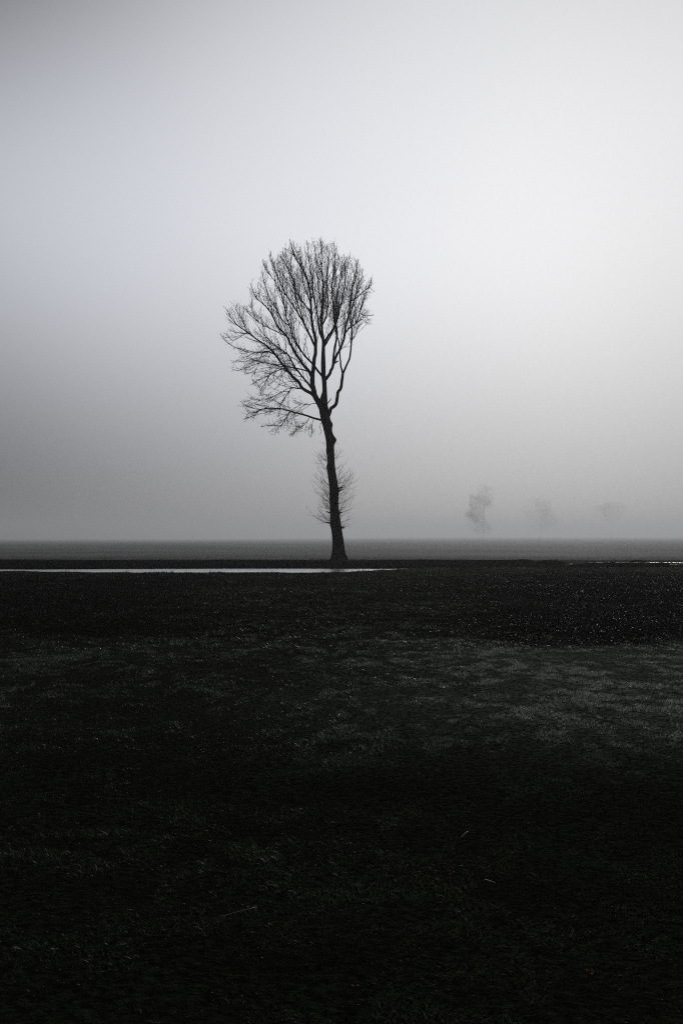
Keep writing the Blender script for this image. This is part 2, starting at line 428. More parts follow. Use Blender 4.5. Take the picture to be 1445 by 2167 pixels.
LIMBS = [ # points in photo px, start radius px, end radius px, depth change (m)
 ('L1', [(684,872),(674,852),(666,835),(661.5,815),(661,800)], 6.2, 4.6, -.5),
 ('A', [(661,803),(662.5,785),(665,762),(668,735),(667,712),(662.5,700),(658.8,667),(657.6,631),(653,603),(647,582),(634,560),(622,537),(613,506)], 4.4, .5, -1.2),
 ('B', [(662,800),(655,787),(641,770.6),(624.7,747),(613,726),(607,712),(587,690),(577,669),(566,652),(554,641),(542,629),(530.6,600)], 3.4, .5, 1.2),
 ('C', [(672,850),(660,834),(641,822),(631.8,809),(620,797),(610.6,787),(601,775),(587,756.5),(570.6,737.6),(545,719),(523.5,703),(504.7,690),(495,680),(486,667),(481,655)], 3.8, .5, -2.0),
 ('D', [(664,830),(652.9,813),(634,789),(622,773),(610.6,751.8),(598.8,742),(582,730.6),(562,712),(552,700)], 2.2, .6, -1.6),
 ('E', [(606,712),(596,707),(570.6,694.7),(549.4,683),(528,664),(516.5,645)], 1.1, .4, .8),
 ('F', [(676,800),(662,770.6),(646,754),(634,737.6),(622,717),(613,690),(606,671),(601,640.6),(594,622),(582,596),(568,578),(561,567),(556,551)], 2.3, .4, 1.8),
 ('G', [(667,735),(657.6,713.5),(646,690),(634,668),(613,636),(601,617),(594,600),(584.7,579),(575,549),(573,532)], 2.3, .4, -1.6),
 ('H', [(646,690),(634,655),(627,631),(622,596),(613,574.7),(601,558),(594,542)], 1.5, .4, -.6),
 ('I', [(682,726),(676,700),(671.8,669),(667,643),(662,617),(660,591),(655,560),(653,537),(649.4,509)], 2.0, .4, 1.5),
 ('I2', [(660,640),(648,618),(640,590),(636,560),(632,530)], 1.2, .35, -1.5),
 ('J', [(684,738),(688,722),(704.7,697),(714,673.5),(718.8,652),(724,632),(728,612),(730.6,584),(729,551),(727,537)], 2.6, .4, -1.0),
 ('J2', [(688,735),(697,715),(708,692),(710,668),(712,640),(716,610),(722,580),(722,560)], 1.9, .4, 1.4),
 ('K', [(684,812),(688,803.5),(697.6,791.8),(703,777),(709,760),(718.8,740),(726,722),(730,704.7),(733,685),(740,659),(742,631),(746,607.6),(754,584),(757,549)], 3.4, .5, .9),
 ('K2', [(704,775),(706,752),(709,730.6),(713,710),(711.8,695),(707,676),(704.7,643),(702,607.6),(707,567.6),(708,537),(706,514)], 2.4, .4, -1.3),
 ('R', [(688,884),(695.3,879),(700,864.7),(710.6,855),(715,831.8),(722,817.6),(724.7,791.8)], 3.8, 2.6, -.6),
 ('R1', [(724.7,791.8),(731,778),(739,759),(741.5,745),(743.5,728),(744.5,700),(742,682),(742,666),(748,640),(756,610),(764,590),(768,570)], 2.1, .4, -1.2),
 ('R2', [(724.7,791.8),(721,770.6),(718.8,747),(717,722),(711,704),(709,685),(715,665),(724,640)], 1.8, .5, 1.0),
 ('Q1', [(729,706),(740,694),(752,685),(758,672),(763,655),(768,638),(772,615)], 1.6, .4, 1.4),
 ('Q2', [(752,686),(763,676),(772,680),(784,686)], .7, .3, .4),
 ('Q3', [(744,640),(754,631),(763.5,621.8),(775,612),(784.7,605),(786,586.5)], 1.2, .35, -1.0),
 ('Q4', [(775,612),(783,610),(792,618)], .6, .3, .2),
 ('Q5', [(762,664),(775,668),(790,667)], .7, .3, .5),
 ('Q6', [(746,720),(752,710),(756,694),(768,682)], .7, .3, -.5),
 ('N1', [(683,690),(690,670),(694,640),(692,600),(694,560),(692,520)], 1.4, .35, 1.2),
 ('N2', [(682,650),(676,625),(672,590),(670,550),(662,510)], 1.2, .35, -1.2),
 ('N3', [(658,668),(650,650),(640,640),(622,610),(612,580),(606,550),(603,525)], 1.4, .35, 1.4),
 ('N4', [(613,690),(600,680),(585,655),(570,630),(560,600),(556,575)], 1.2, .35, -1.0),
 ('S', [(688,888),(678.8,888),(660,883.5),(646,878.8),(624.7,873),(606,868),(589.4,864.7),(561,864.7),(549.4,869),(537.6,878.8),(516.5,888)], 2.3, .5, -1.8),
 ('S1', [(556,864.7),(545,866),(523.5,860),(509,849)], .8, .35, .8),
 ('S2', [(616,871),(609,880),(601,890.6),(594,901),(573,900),(551,903.5)], 1.0, .35, -.8),
 ('S2b', [(594,901),(585,911),(582,921)], .5, .3, .2),
 ('S3', [(625,873),(622,888),(628,900),(627,908),(618,920)], .7, .3, .8),
 ('S4', [(655,882),(644,899),(630,908),(615,923)], .6, .3, -.6),
 ('S5', [(662,884),(661,896),(660,907),(659,924)], .6, .3, .8),
 ('S6', [(683,893),(677,904),(680,913),(676,920)], .6, .3, -.4),
 ('T', [(650,824),(643.5,822.5),(630,822),(617.6,821),(610.6,831.8),(601,843.5),(592,862)], 1.5, .4, -1.0),
 ('T1', [(612,829),(599,829),(577.6,838.8),(561,846),(545,847),(533,841)], .8, .3, -.8),
 ('T2', [(668,858),(652,856),(638.8,855),(628,861),(618,868)], .8, .3, .9),
 ('U1', [(612,786),(603.5,780),(590,783),(576,790),(563.5,796.5),(545,805),(534,813)], 1.3, .35, -1.3),
 ('U2', [(655,788),(640,782),(620,778),(600,776),(580,772),(563.5,768),(549.4,768),(523.5,777.6),(505,784),(491,781)], 1.4, .35, 1.2),
 ('U3', [(585,752),(575,747),(565,743),(554,745),(535,745),(518.8,743.5),(495,733),(478,722),(468,708)], 1.2, .35, -.9),
 ('U4', [(582,787),(570,795),(560,812),(553,826),(551,838)], .8, .3, .8),
 ('U5', [(600,742),(588,738),(572,742),(555,755),(535,760),(515,765),(500,762)], .9, .3, .9),
 ('U6', [(550,770),(540,785),(532,800),(545,812)], .5, .3, -.5),
 ('C2', [(524,703),(518,690),(510,672),(500,655),(503,642)], .8, .3, .8),
 ('C3', [(524,704),(505,715),(492,720),(482,712)], .6, .3, -.5),
 ('E2', [(549,683),(541,672),(533,655),(535,640)], .7, .3, .6),
]
def nearest(pt, depth_guess=None):
    A = np.concatenate([P[:, :4] for P in ALL])
    y_ = A[:,1]; z_ = A[:,2]-EYE; fz = y_*math.cos(TILT)+z_*math.sin(TILT); uz = -y_*math.sin(TILT)+z_*math.cos(TILT)
    return A[np.argmin(np.hypot(CX+A[:,0]/fz*F_PX-pt[0], CY-uz/fz*F_PX-pt[1]))]
limbs3 = []
for nm, P, r0, r1, dz in LIMBS:
    q = nearest(P[0]); y0 = q[1]
    n = len(P); L = [0]
    for k in range(1, n): L.append(L[-1]+math.hypot(P[k][0]-P[k-1][0], P[k][1]-P[k-1][1]))
    pp = [(q[0], q[1], q[2], r0*SC*1.08)]
    for k in range(1, n):
        t = L[k]/L[-1]
        jit = 0.10*math.sin(k*2.3+len(nm)+dz*7)
        v = pix(P[k][0], P[k][1], y0+dz*t**.8+jit)
        pp.append((v.x, v.y, v.z, (r0+(r1-r0)*t**.75)*SC*1.08))
    sp = smooth_path(pp, 4)
    w_ = np.stack([fbm(np.arange(len(sp))*.6, np.full(len(sp), 5.0*len(limbs3)+c), 2, 80+c)-.5 for c in range(3)], 1)
    sp[2:, :3] += w_[2:]*np.minimum(.05, .01+.02*sp[2:, 3:4]/SC)
    ALL.append(sp); limbs3.append((nm, sp))
for nm, sp in limbs3:
    t = Tubes(); t.add([to_local(p[:3]) for p in sp], sp[:,3], 8 if sp[0,3] > .03 else 5)
    if nm in ('L1','A','B','C','D','F','G','I','J','J2','K','K2','R','R1','R2','S','T'):
        t.build('limb', M_BARK, tree)
    else:
        t.build('branch', M_BARK, tree)

OUT = [(692,886),(668,905),(672,922),(655,928),(648,915),(634,922),(618,926),(600,905),(582,924),(555,908),(548,895),(514,892),(522,872),(505,850),(528,838),(548,838),
       (548,822),(528,812),(540,796),(488,785),(492,765),(510,755),(492,735),(466,712),(468,700),(486,708),(482,682),(478,655),(486,648),(500,640),(520,650),(528,640),(527,612),(530,595),(541,604),
       (549,585),(554,548),(566,556),(571,532),(580,548),(596,536),(602,518),(609,526),(611,505),(624,514),(640,509),(655,512),(660,500),(672,512),(677,500),(686,514),(700,512),
       (706,514),(712,514),(716,538),(727,545),(740,538),(752,548),(760,552),(770,580),(772,600),(786,583),(788,600),(794,620),(778,632),(774,650),(792,668),(782,684),
       (770,694),(760,702),(752,716),(748,740),(742,752),(734,745),(722,760),(716,742),(706,790),(694,800),(694,830),(700,850)]
OA = np.array(OUT, float)
def inside(u, v):
    c = False; n = len(OUT); j = n-1
    for i in range(n):
        xi, yi = OUT[i]; xj, yj = OUT[j]
        if (yi > v) != (yj > v) and u < (xj-xi)*(v-yi)/(yj-yi)+xi: c = not c
        j = i
    return c
def crown_half_depth(z):
    # rounded in depth as it is wide
    t = (z - (pix(0, 890, D0).z)) / (pix(0, 505, D0).z - pix(0, 890, D0).z)
    t = min(max(t, 0), 1); return .7 + 3.3*math.sin(math.pi*min(1, t*.85+.12))**.7

rng = random.Random(11)
twA, twB = Tubes(), Tubes()
NT = [0]
def rv():
    return Vector((rng.gauss(0,1), rng.gauss(0,1), rng.gauss(0,1)))
def perp_dir(t, ang_):
    r = rv(); r -= r.dot(t)*t; r.normalize()
    return (t*math.cos(ang_)+r*math.sin(ang_)).normalized()
def grow(p, d, length, r0, level, tubes, trop, step, wig, test):
    pts = [p.copy()]; q = p.copy(); n = max(2, int(length/step)); over = 0
    lim = rng.uniform(0, .5)**1.0*rng.random()
    bend = rv()*wig*.5
    for k in range(n):
        d = (d + rv()*wig + bend*.35 + Vector((0,0,1))*trop*(1 if k > 1 else .3)).normalized()
        q = q + d*step
        if test and not test(q): over += step
        if over > lim: break
        pts.append(q.copy())
    if len(pts) < 3: return None
    m = len(pts); rad = [r0*(1-.8*k/(m-1)) for k in range(m)]
    tubes.add([to_local(x_) for x_ in pts], rad, 4 if level < 3 else 3)
    NT[0] += 1
    return pts, rad
def test_crown(q):
    u, v = proj(q)
    return inside(u, v) and abs(q.y-D0) < crown_half_depth(q.z)
def spurs(pts, rad, gap, lo, hi, z0=.15):
    acc = rng.uniform(0, gap); side = 1
    n = len(pts)
    for k in range(1, n):
        seg = pts[k]-pts[k-1]; L = seg.length
        if k/n < z0: continue
        acc += L
        while acc > gap:
            acc -= gap*rng.uniform(.6, 1.4)
            t = seg.normalized(); d = perp_dir(t, rng.uniform(.6, 1.2)); side = -side
            ln = rng.uniform(lo, hi); p0 = pts[k-1]+seg*rng.random()
            mid = p0 + d*ln*.5; end = mid + (d + Vector((0,0,1))*.5 + rv()*.15).normalized()*ln*.5
            twB.add([to_local(p0), to_local(mid), to_local(end)], [.0072, .0066, .004], 3)
def branch_off(pts, rad, gap, z0, level, lenf, angr, low):
    acc = rng.uniform(0, gap); n = len(pts)
    for k in range(1, n):
        seg = pts[k]-pts[k-1]; L = seg.length
        if k/n < z0: continue
        acc += L
        while acc > gap:
            acc -= gap*rng.uniform(.65, 1.35)
            t = seg.normalized(); d = perp_dir(t, rng.uniform(*angr))
            p0 = pts[k-1]+seg*rng.random()
            u, v = proj(p0)
            lowz = (v > 735 and u < 655)
            trop = .065 if not lowz else rng.choice((-.07, .02, .06))
            if level == 2:
                if not lowz and rng.random() < .7: d = (d + Vector((0,0,.5))).normalized()
                frac = 1-k/n
                ln = lenf*rng.uniform(.45, 1.1)*(.45+.7*frac)
                g = grow(p0, d, ln, min(rad[k]*.7, .02)*rng.uniform(.6, 1), 2, twA, trop, .16, .045 if not lowz else .13, test_crown)
                if g:
                    branch_off(g[0], g[1], .22, .12, 3, .75 if not lowz else .6, (.4, .8), lowz)
                    spurs(g[0], g[1], .22, .04, .11)
            else:
                ln = lenf*rng.uniform(.35, 1.15)
                g = grow(p0, d, ln, .0098, 3, twB, .10 if not lowz else .06, .11, .05 if not lowz else .18, test_crown)
                if g: spurs(g[0], g[1], .24 if not lowz else .1, .03, .10)
for nm, sp in limbs3 + [('M', ALL[0][int(len(ALL[0])*.63):])]:
    P3 = [Vector(q[:3]) for q in sp]; R3 = list(sp[:,3])
    small = R3[0] < .04
    z0 = {'L1': 2, 'R': 2, 'K': .3, 'R1': .33, 'R2': .45, 'A': .25, 'M': .25, 'C': .2, 'S': .3, 'B': .12, 'J': .2, 'K2': .22, 'J2': .2}.get(nm, .12)
    branch_off(P3, R3, .19 if not small else .17, z0, 2, 2.9 if not small else 1.4, (.3, .65), False)
    spurs(P3, R3, .16, .04, .16, .35)
print('twigs', NT[0], twA.n, twB.n)
tag(twA.build('twigs', M_TWIG, tree, False))
o = twB.build('fine_twigs', M_TWIG, tree, False)

# broken stubs and shoots along the trunk
sh = Tubes()
def env_half(row):
    # half width of the shoot envelope, px from trunk centre
    return np.interp(row, [915, 930, 960, 990, 1020, 1050, 1090, 1105, 1120], [6, 18, 34, 42, 52, 53, 50, 44, 36])
SHF = [1.0]
def test_shoot(q):
    u, v = proj(q); c = np.interp(v, [t[0] for t in reversed(TR)], [(t[1]+t[2])/2 for t in reversed(TR)])
    h = env_half(v)*SC
    return v > 912 and v < 1122 and math.hypot((u-c)*SC, (q.y-D0)*1.0) < h*SHF[0]
nodes_ = []
for cr, cs, nn in ((1117,1,16),(1104,-1,30),(1086,1,26),(1080,-1,26),(1062,-1,22),(1040,1,34),(1030,-1,18),(1022,1,22),(1000,-1,8),(975,-1,8),(970,1,12),(945,1,8),(944,-1,4),(1100,1,14),(1070,1,10),(1050,-1,14),(1108,-1,12)):
    for k in range(int(nn*.5)): nodes_.append((cr+rng.gauss(0, 3), cs, rng.random()))
for k in range(45): nodes_.append((rng.uniform(965, 1115), rng.choice((-1, 1)), rng.random()))
for row, s_, rnd in nodes_:
    c = np.interp(row, [t[0] for t in reversed(TR)], [(t[1]+t[2])/2 for t in reversed(TR)])
    h = np.interp(row, [t[0] for t in reversed(TR)], [(t[2]-t[1])/2 for t in reversed(TR)])*SC
    ph = rng.gauss(0, .8); SHF[0] = rng.choice((.55, .8, 1.0, 1.05, 1.2))
    out_ = Vector((s_*math.cos(ph), math.sin(ph), 0))
    p0 = pix(c, row, D0) + out_*h*.9
    up = rng.uniform(.15, 1.3) if row < 1100 else rng.uniform(-.1, .9)
    d = (out_ + Vector((0,0,up)) + rv()*.12).normalized()
    g = grow(p0, d, rng.uniform(.6, 2.0), .0088, 3, sh, .05, .12, .03, test_shoot)
    if g:
        n = len(g[0])
        for q in range(1, n-1):
            if rng.random() < .4:
                t = (g[0][q]-g[0][q-1]).normalized()
                g2 = grow(g[0][q], perp_dir(t, rng.uniform(.4, .8)), rng.uniform(.25, .75), .0068, 3, sh, .07, .1, .05, test_shoot)
sh.build('trunk_shoots', M_TWIG, tree, False)
for (row, u, dx_, dz_, r) in ((1040, 716, .22, .12, .05), (1034, 715, .25, .1, .04), (1086, 718, .18, .06, .05), (1117, 724, .16, .0, .05), (1107, 699, -.18, .05, .04), (1085, 697, -.2, .1, .035), (853, 694, .2, .28, .035), (768, 709, .2, .12, .05)):
    p = pix(u, row, D0); stub = Tubes(); stub.add([to_local(p+Vector((-.15*np.sign(dx_), 0, 0))), to_local(p), to_local(p+Vector((dx_*.6, -.05, dz_*.6))), to_local(p+Vector((dx_, -.08, dz_)))], [r*1.2, r, r*.8, r*.4], 6, True)
    stub.build('broken_stub', M_BARK, tree)

# ------------------------------------------------------------------ far trees in the fog
def far_tree(px, top, bot, cw, d, seed, trunk_frac, label, r_tw, dens):
    rg = random.Random(seed)
    x = (px-CX)/F_PX*d; z = float(ground_z(x, d)); H = pix(px, top, d).z - z
    root = empty('foggy_tree', (x, d, z)); tag(root, label, 'tree', 'trees fading into the fog')
    W = cw/F_PX*d/2
    tr = Tubes(); lt = Tubes()
    tr.add([(0,0,-.5),(.1,0,H*.03),(.2,0,H*trunk_frac),(W*.05,0,H*.6),(W*.1,0,H*.9)], [q*(1 if trunk_frac > .2 else .5) for q in (H*.006, H*.005, H*.004, H*.002, H*.001)], 8)
    tr.build('trunk', M_FARTREE, root)
    def ok(p):
        zc = H*(trunk_frac*.75+1)/2; hz = H*(1-trunk_frac*.75)/2
        if trunk_frac < .2: zc, hz = H*.52, H*.54
        e = (p.x/W)**2+(p.y/W)**2+abs((p.z-zc)/hz)**(2 if trunk_frac > .2 else 5)
        return e < .75+.5*math.sin(3.1*p.x/W+seed)*math.cos(5*p.z/H+seed)+.35*math.sin(11*p.z/H+7*p.x/W+seed)
    def gr(p, dr, ln, r, lv):
        q = p.copy(); pts = [p.copy()]; n = max(3, int(ln/(H*.035)))
        for k in range(n):
            dr = (dr+Vector((rg.gauss(0,.16), rg.gauss(0,.16), rg.gauss(.05,.14)))).normalized(); q = q+dr*ln/n
            if not ok(q): break
            pts.append(q.copy())
        if len(pts) < 2: return
        lt.add(pts, [r*(1-.7*k/(len(pts)-1)) for k in range(len(pts))], 3)
        if lv < 3:
            for k in range(1, len(pts)):
                for _ in range(dens if lv > 0 else 3):
                    gr(pts[k], (dr+Vector((rg.gauss(0,.75), rg.gauss(0,.75), rg.gauss(.15,.6)))).normalized(), ln*rg.uniform(.35, .62), max(r_tw, r*.5), lv+1)
    NL = 22 if dens > 1 else (15 if px < 1200 else 8)
    for k in range(NL):
        t = trunk_frac*.8+(1-trunk_frac)*.85*k/NL
        a = rg.uniform(0, 6.28); upw = .25+t*.9
        gr(Vector((W*.08*t, 0, H*t)), Vector((math.cos(a), math.sin(a), upw)).normalized(), W*1.15*(1.15-t*.6), H*(.0007 if trunk_frac > .2 else .0004)*(1.2-t), 0)
    lt.build('crown', M_FARTREE, root, False)
far_tree(1022, 1032, 1145, 72, 1200, 4, .12, 'faint rounded tree in the fog right of the lone tree', .010, 2)
far_tree(1142, 1056, 1145, 100, 1400, 5, .10, 'very faint broad tree in the fog right of the rounded one', .002, 1)
far_tree(1290, 1068, 1145, 130, 1500, 14, .08, 'barely visible wide tree in the fog near the right side', .002, 1)

# ------------------------------------------------------------------ boards along the ditch on the right
def board(x0, d0, t0, x1, d1, t1, h, label):
    a = pix(x0, t0, d0); c = pix(x1, t1, d1)
    dirh = Vector((c.x-a.x, c.y-a.y, 0)).normalized(); nrm = Vector((-dirh.y, dirh.x, 0))*.07
    N = 14; V = []
    for k in range(N+1):
        t = k/N; p = a.lerp(c, t); wob = .012*math.sin(t*9+x0)+.008*math.sin(t*31)
        for (s, zt) in ((-1, -h), (-1, -.015), (-.8, 0), (.8, 0), (1, -.015), (1, -h)):
            q = p + nrm*s; V.append((q.x-a.x, q.y-a.y, q.z-a.z+zt+wob*(zt > -.1)))
    F = []
    for k in range(N):
        for j in range(6):
            F.append([k*6+j, k*6+(j+1) % 6, (k+1)*6+(j+1) % 6, (k+1)*6+j])
    caps = np.array([[5,4,3,2,1,0],[N*6+j for j in range(6)]])
    o = mesh_np('edging_board', V, [np.array(F), caps], M_BOARD)
    o.location = a
    tag(o, label, 'edging board', 'dark boards edging the ditch on the right')
board(1197, 54, 1193.6, 1300, 50.5, 1188.6, .55, 'long dark edging board rising towards the middle of the ditch edge')
board(1300.5, 50.4, 1190.4, 1414, 50.0, 1190.8, .55, 'level black edging board between the rising board and the low end board')
board(1414.6, 50.3, 1194.6, 1462, 48.5, 1190.8, .55, 'short dark edging board at the right edge of the photo, starting lowest')

# ------------------------------------------------------------------ birds
def bird_mesh(name, L, neck, parent=None, legs=True):
    t = Tubes()
    if neck:   # goose, head up, facing +x ; standing
        P = [(-.55,0,.34),(-.42,0,.35),(-.25,0,.35),(0,0,.36),(.2,0,.38),(.32,0,.43),(.37,0,.52),(.39,0,.62),(.41,0,.69),(.46,0,.71),(.52,0,.70),(.58,0,.69)]
        Rr = [.02,.07,.13,.155,.12,.075,.045,.036,.04,.045,.028,.008]
    else:
        P = [(-.62,0,-.14),(-.5,0,-.07),(-.36,0,.0),(-.2,0,.09),(0,0,.18),(.17,0,.27),(.26,0,.35),(.33,0,.41),(.4,0,.42),(.5,0,.41)]
        Rr = [.035,.045,.07,.14,.18,.16,.12,.12,.07,.008]
    P = [Vector(p)*L for p in P]
    t.add(P, [r*L for r in Rr], 10, True)
    if legs:
        for s in (-1, 1):
            if neck: t.add([Vector((.02,s*.06,.3))*L, Vector((.0,s*.06,.12))*L, Vector((.02,s*.06,0))*L, Vector((.1,s*.06,0))*L], [.03*L,.014*L,.014*L,.018*L], 5, True)
            else: t.add([Vector((.02,s*.05,.1))*L, Vector((.03,s*.05,-.02))*L, Vector((.09,s*.05,-.03))*L], [.03*L,.016*L,.016*L], 5, True)
    return t.build(name, M_FEATHER, parent)
G = [(38,1157.4,1,'leftmost of the geese grazing on the far field at left'),(47.5,1155.8,-1,'second goose from the left, further back on the far field'),
     (57,1157.4,1,'third goose from the left, on the nearer side of the flock'),(66.5,1155.2,1,'fourth goose from the left, the farthest back of the flock'),
     (75.4,1156.6,-1,'goose just left of its close neighbour in the flock'),(80.3,1156.2,1,'goose almost touching the one on its left in the flock'),
     (96.5,1155.6,1,'goose apart from the others at the right end of the flock')]
g0 = None
def hit_ground(px, py, lo=60, hi=900):
    best = None
    for d in np.geomspace(lo, hi, 400):
        p = pix(px, py, d)
        if p.z <= float(ground_z(p.x, p.y)): return d
    return 250
for px, py, s, lb in G:
    d = hit_ground(px, py+.8)
    x = (px-CX)/F_PX*d
    if g0 is None: g0 = o = bird_mesh('goose', .62, True)
    else: o = g0.copy(); C.objects.link(o)
    o.location = (x, d, float(ground_z(x, d))); o.rotation_euler = (0, 0, 0 if s > 0 else math.pi); 
    tag(o, lb, 'goose', 'geese on the far field')
BP = [(541,628,'small bird perched alone on the outer left twigs of the crown'),(571,599,'small bird perched in the upper left of the crown'),
      (639,599,'small bird perched left of the middle of the crown'),(686,559,'small bird perched highest in the crown beside the main stem'),
      (679,573,'small bird perched on the main stem just under the highest bird'),(648,662,'small bird perched low between the central limbs'),
      (618,675,'small bird perched on a limb left of the centre, lower than the others'),(563,661,'small bird perched on the lower left limb of the crown')]
p0b = None
for k, (px, py, lb) in enumerate(BP):
    q = nearest((px, py))
    v = pix(px, py, q[1])
    # settle the bird on the closest limb
    v = Vector((q[0], q[1], q[2]+q[3]+.006)) if (v-Vector(q[:3])).length < .9 else v
    if p0b is None: p0b = o = bird_mesh('perched_bird', .2, False)
    else: o = p0b.copy(); C.objects.link(o)
    o.location = v; o.rotation_euler = (0, 0, k*2.1)
    tag(o, lb, 'bird', 'birds perched in the tree crown')

# ------------------------------------------------------------------ person far off
dP = 900; xP = (1003.5-CX)/F_PX*dP
per = empty('person', (xP, dP, float(ground_z(xP, dP))))
tag(per, 'tiny far person in dark clothing standing before the foggy rounded tree', 'person')
def skin(name, verts, edges, rad, mat, parent):
    me = bpy.data.meshes.new(name); me.from_pydata(verts, edges, []); o = bpy.data.objects.new(name, me)
    C.objects.link(o); o.parent = parent; me.materials.append(mat)
    sk = o.modifiers.new('skin', 'SKIN'); 
    for k, r in enumerate(rad): me.skin_vertices[0].data[k].radius = (r, r)
    me.skin_vertices[0].data[0].use_root = True
    o.modifiers.new('sub', 'SUBSURF').levels = 1
    return o
bv = [(0,0,.95),(0,0,1.2),(0,0,1.42),(0,0,1.52),(0,-.02,1.68),(.1,0,.9),(.12,-.02,.5),(.14,.02,.08),(.14,-.14,.04),(-.1,0,.9),(-.1,-.05,.5),(-.12,.03,.08),(-.12,-.12,.04),
      (.19,0,1.4),(.25,.02,1.12),(.24,-.08,.88),(-.19,0,1.4),(-.25,.02,1.12),(-.24,-.08,.88)]
be = [(0,1),(1,2),(2,3),(3,4),(0,5),(5,6),(6,7),(7,8),(0,9),(9,10),(10,11),(11,12),(2,13),(13,14),(14,15),(2,16),(16,17),(17,18)]
skin('body', bv, be, [.14,.14,.13,.055,.1,.09,.065,.045,.04,.09,.065,.045,.04,.06,.045,.035,.06,.045,.035], M_SKIN, per)
skin('coat', [(0,0,.95),(0,0,.72),(0,0,1.2),(0,0,1.42),(.2,0,1.4),(.26,.02,1.12),(.25,-.07,.94),(-.2,0,1.4),(-.26,.02,1.12),(-.25,-.07,.94)],
     [(0,1),(0,2),(2,3),(3,4),(4,5),(5,6),(3,7),(7,8),(8,9)], [.2,.21,.19,.16,.08,.065,.055,.08,.065,.055], M_COAT, per)
skin('trousers', [(0,0,.88),(.11,0,.8),(.12,-.02,.5),(.14,.02,.12),(-.1,0,.8),(-.1,-.05,.5),(-.12,.03,.12)],
     [(0,1),(1,2),(2,3),(0,4),(4,5),(5,6)], [.16,.11,.085,.07,.11,.085,.07], M_COAT, per)
skin('hair', [(0,.02,1.74),(0,.05,1.66)], [(0,1)], [.1,.09], M_COAT, per)

# ------------------------------------------------------------------ grass
rs = np.random.RandomState(5)
def scatter(n, y0, y1, spread, pw=1.0):
    # uniform over area of a wedge that is wider than the view
    yy = np.sqrt(rs.uniform(y0*y0, y1*y1, n)); xx = rs.uniform(-1, 1, n)*(yy*spread+1.2)
    return xx, yy
def blades(x, y, wid, hmin, hmax, five):
    mud = mud_mask(x, y); n0 = fbm(x*2.2, y*2.2, 3, 91); n1 = fbm(x*.5, y*.5, 3, 92)
    keep = rs.uniform(0, 1, len(x)) > np.clip(mud*np.where(y > 44, 1.02, .72), 0, .97)
    keep &= rs.uniform(0, 1, len(x)) < .6+.6*sst(.3, .62, n0)
    yn = near_shore(x)
    keep &= ~((y > yn-.05) & (y < far_shore(x)+.1) & (x < 3.6))
    x, y, n0, n1, mud = x[keep], y[keep], n0[keep], n1[keep], mud[keep]
    n = len(x); z = ground_z(x, y)-.004
    n7 = sst(.3, .7, fbm(x*8, y*5.5, 2, 95))
    h = rs.uniform(0, 1, n)**1.7*(hmax-hmin)+hmin
    h = (.55+.9*n7)*h*(.55+.6*sst(.3, .7, n0))*(1-.5*mud)*(.75+.5*sst(.3,.7,n1))
    a = rs.uniform(0, 2*np.pi, n); lean = rs.uniform(.2, 1.5, n); la = rs.uniform(0, 2*np.pi, n)
    wv = wid*rs.uniform(.6, 1.4, n)/2
    sp_ = np.where(rs.uniform(0, 1, n) > .9, 1.9, 1.0)
    wx, wy = np.cos(a)*wv*sp_, np.sin(a)*wv*sp_
    lx, ly = np.cos(la)*lean*h, np.sin(la)*lean*h
    hz = h/np.sqrt(1+lean**2*.6)
    tint = np.clip((n1*.7+rs.uniform(-.25, .45, n))*(.25+1.3*n7), 0, 1)
    u_ = rs.uniform(0, 1, n)
    spark = u_ > .95-.08*dew_sheen_mask(x, y)
    dew_sheen = np.clip(dew_sheen_mask(x, y)*rs.uniform(0, 1, n)**.8*(.15+1.9*n7), 0, 1)
    dew_sheen = np.where(spark, np.clip(.25+1.1*dew_sheen_mask(x, y)+.35*mud, 0, 1)*(.5+.5*n7), dew_sheen)  # a few random blades get a glint painted in as pale colour
    if five:
        V = np.stack([np.stack([x-wx, y-wy, z], 1), np.stack([x+wx, y+wy, z], 1),
                      np.stack([x+lx*.4-wx*.8, y+ly*.4-wy*.8, z+hz*.62], 1), np.stack([x+lx*.4+wx*.8, y+ly*.4+wy*.8, z+hz*.62], 1),
                      np.stack([x+lx, y+ly, z+hz*.95], 1)], 1)
        i = np.arange(n)*5
        F = [np.stack([i, i+1, i+3, i+2], 1), np.stack([i+2, i+3, i+4], 1)]; k = 5
    else:
        V = np.stack([np.stack([x-wx, y-wy, z], 1), np.stack([x+wx, y+wy, z], 1), np.stack([x+lx*.7, y+ly*.7, z+hz], 1)], 1)
        i = np.arange(n)*3; F = [np.stack([i, i+1, i+2], 1)]; k = 3
    return V.reshape(-1, 3), F, np.repeat(tint, k), np.repeat(dew_sheen, k)
parts = []
for (n, y0, y1, spread, wid, h0, h1, five) in ((340000, 2.2, 7, .5, .0019, .004, .018, True), (330000, 7, 13, .47, .0042, .006, .026, True), (260000, 13, 23, .45, .009, .008, .032, True),
                                               (300000, 23, 48, .42, .02, .012, .045, False), (90000, 60.5, 130, .42, .03, .02, .06, False)):
    x_, y_ = scatter(n, y0, y1, spread)
    parts.append(blades(x_, y_, wid, h0, h1, five))
n_ = 14000                                     # ragged fringe along the near shore
x_ = rs.uniform(-22, 9, n_); y_ = np.minimum(near_shore(x_), 46.5)-.15-rs.uniform(0, 1, n_)**2*1.2
k_ = fbm(x_*1.4, y_*.8, 3, 97) > .5
parts.append(blades(x_[k_], y_[k_], .012, .03, .13, False))
n_ = 3000
x_ = rs.uniform(17.8, 26, n_); y_ = 59.2+rs.uniform(0, 1, n_)*.9
k_ = fbm(x_*2.2, y_*.8, 3, 98) > .46
_mm = mud_mask; mud_mask = lambda a, c: _mm(a, c)*.3
parts.append(blades(x_[k_], y_[k_], .016, .04, .16, False)); mud_mask = _mm
n_ = 5000                                      # longer grass round the foot of the tree
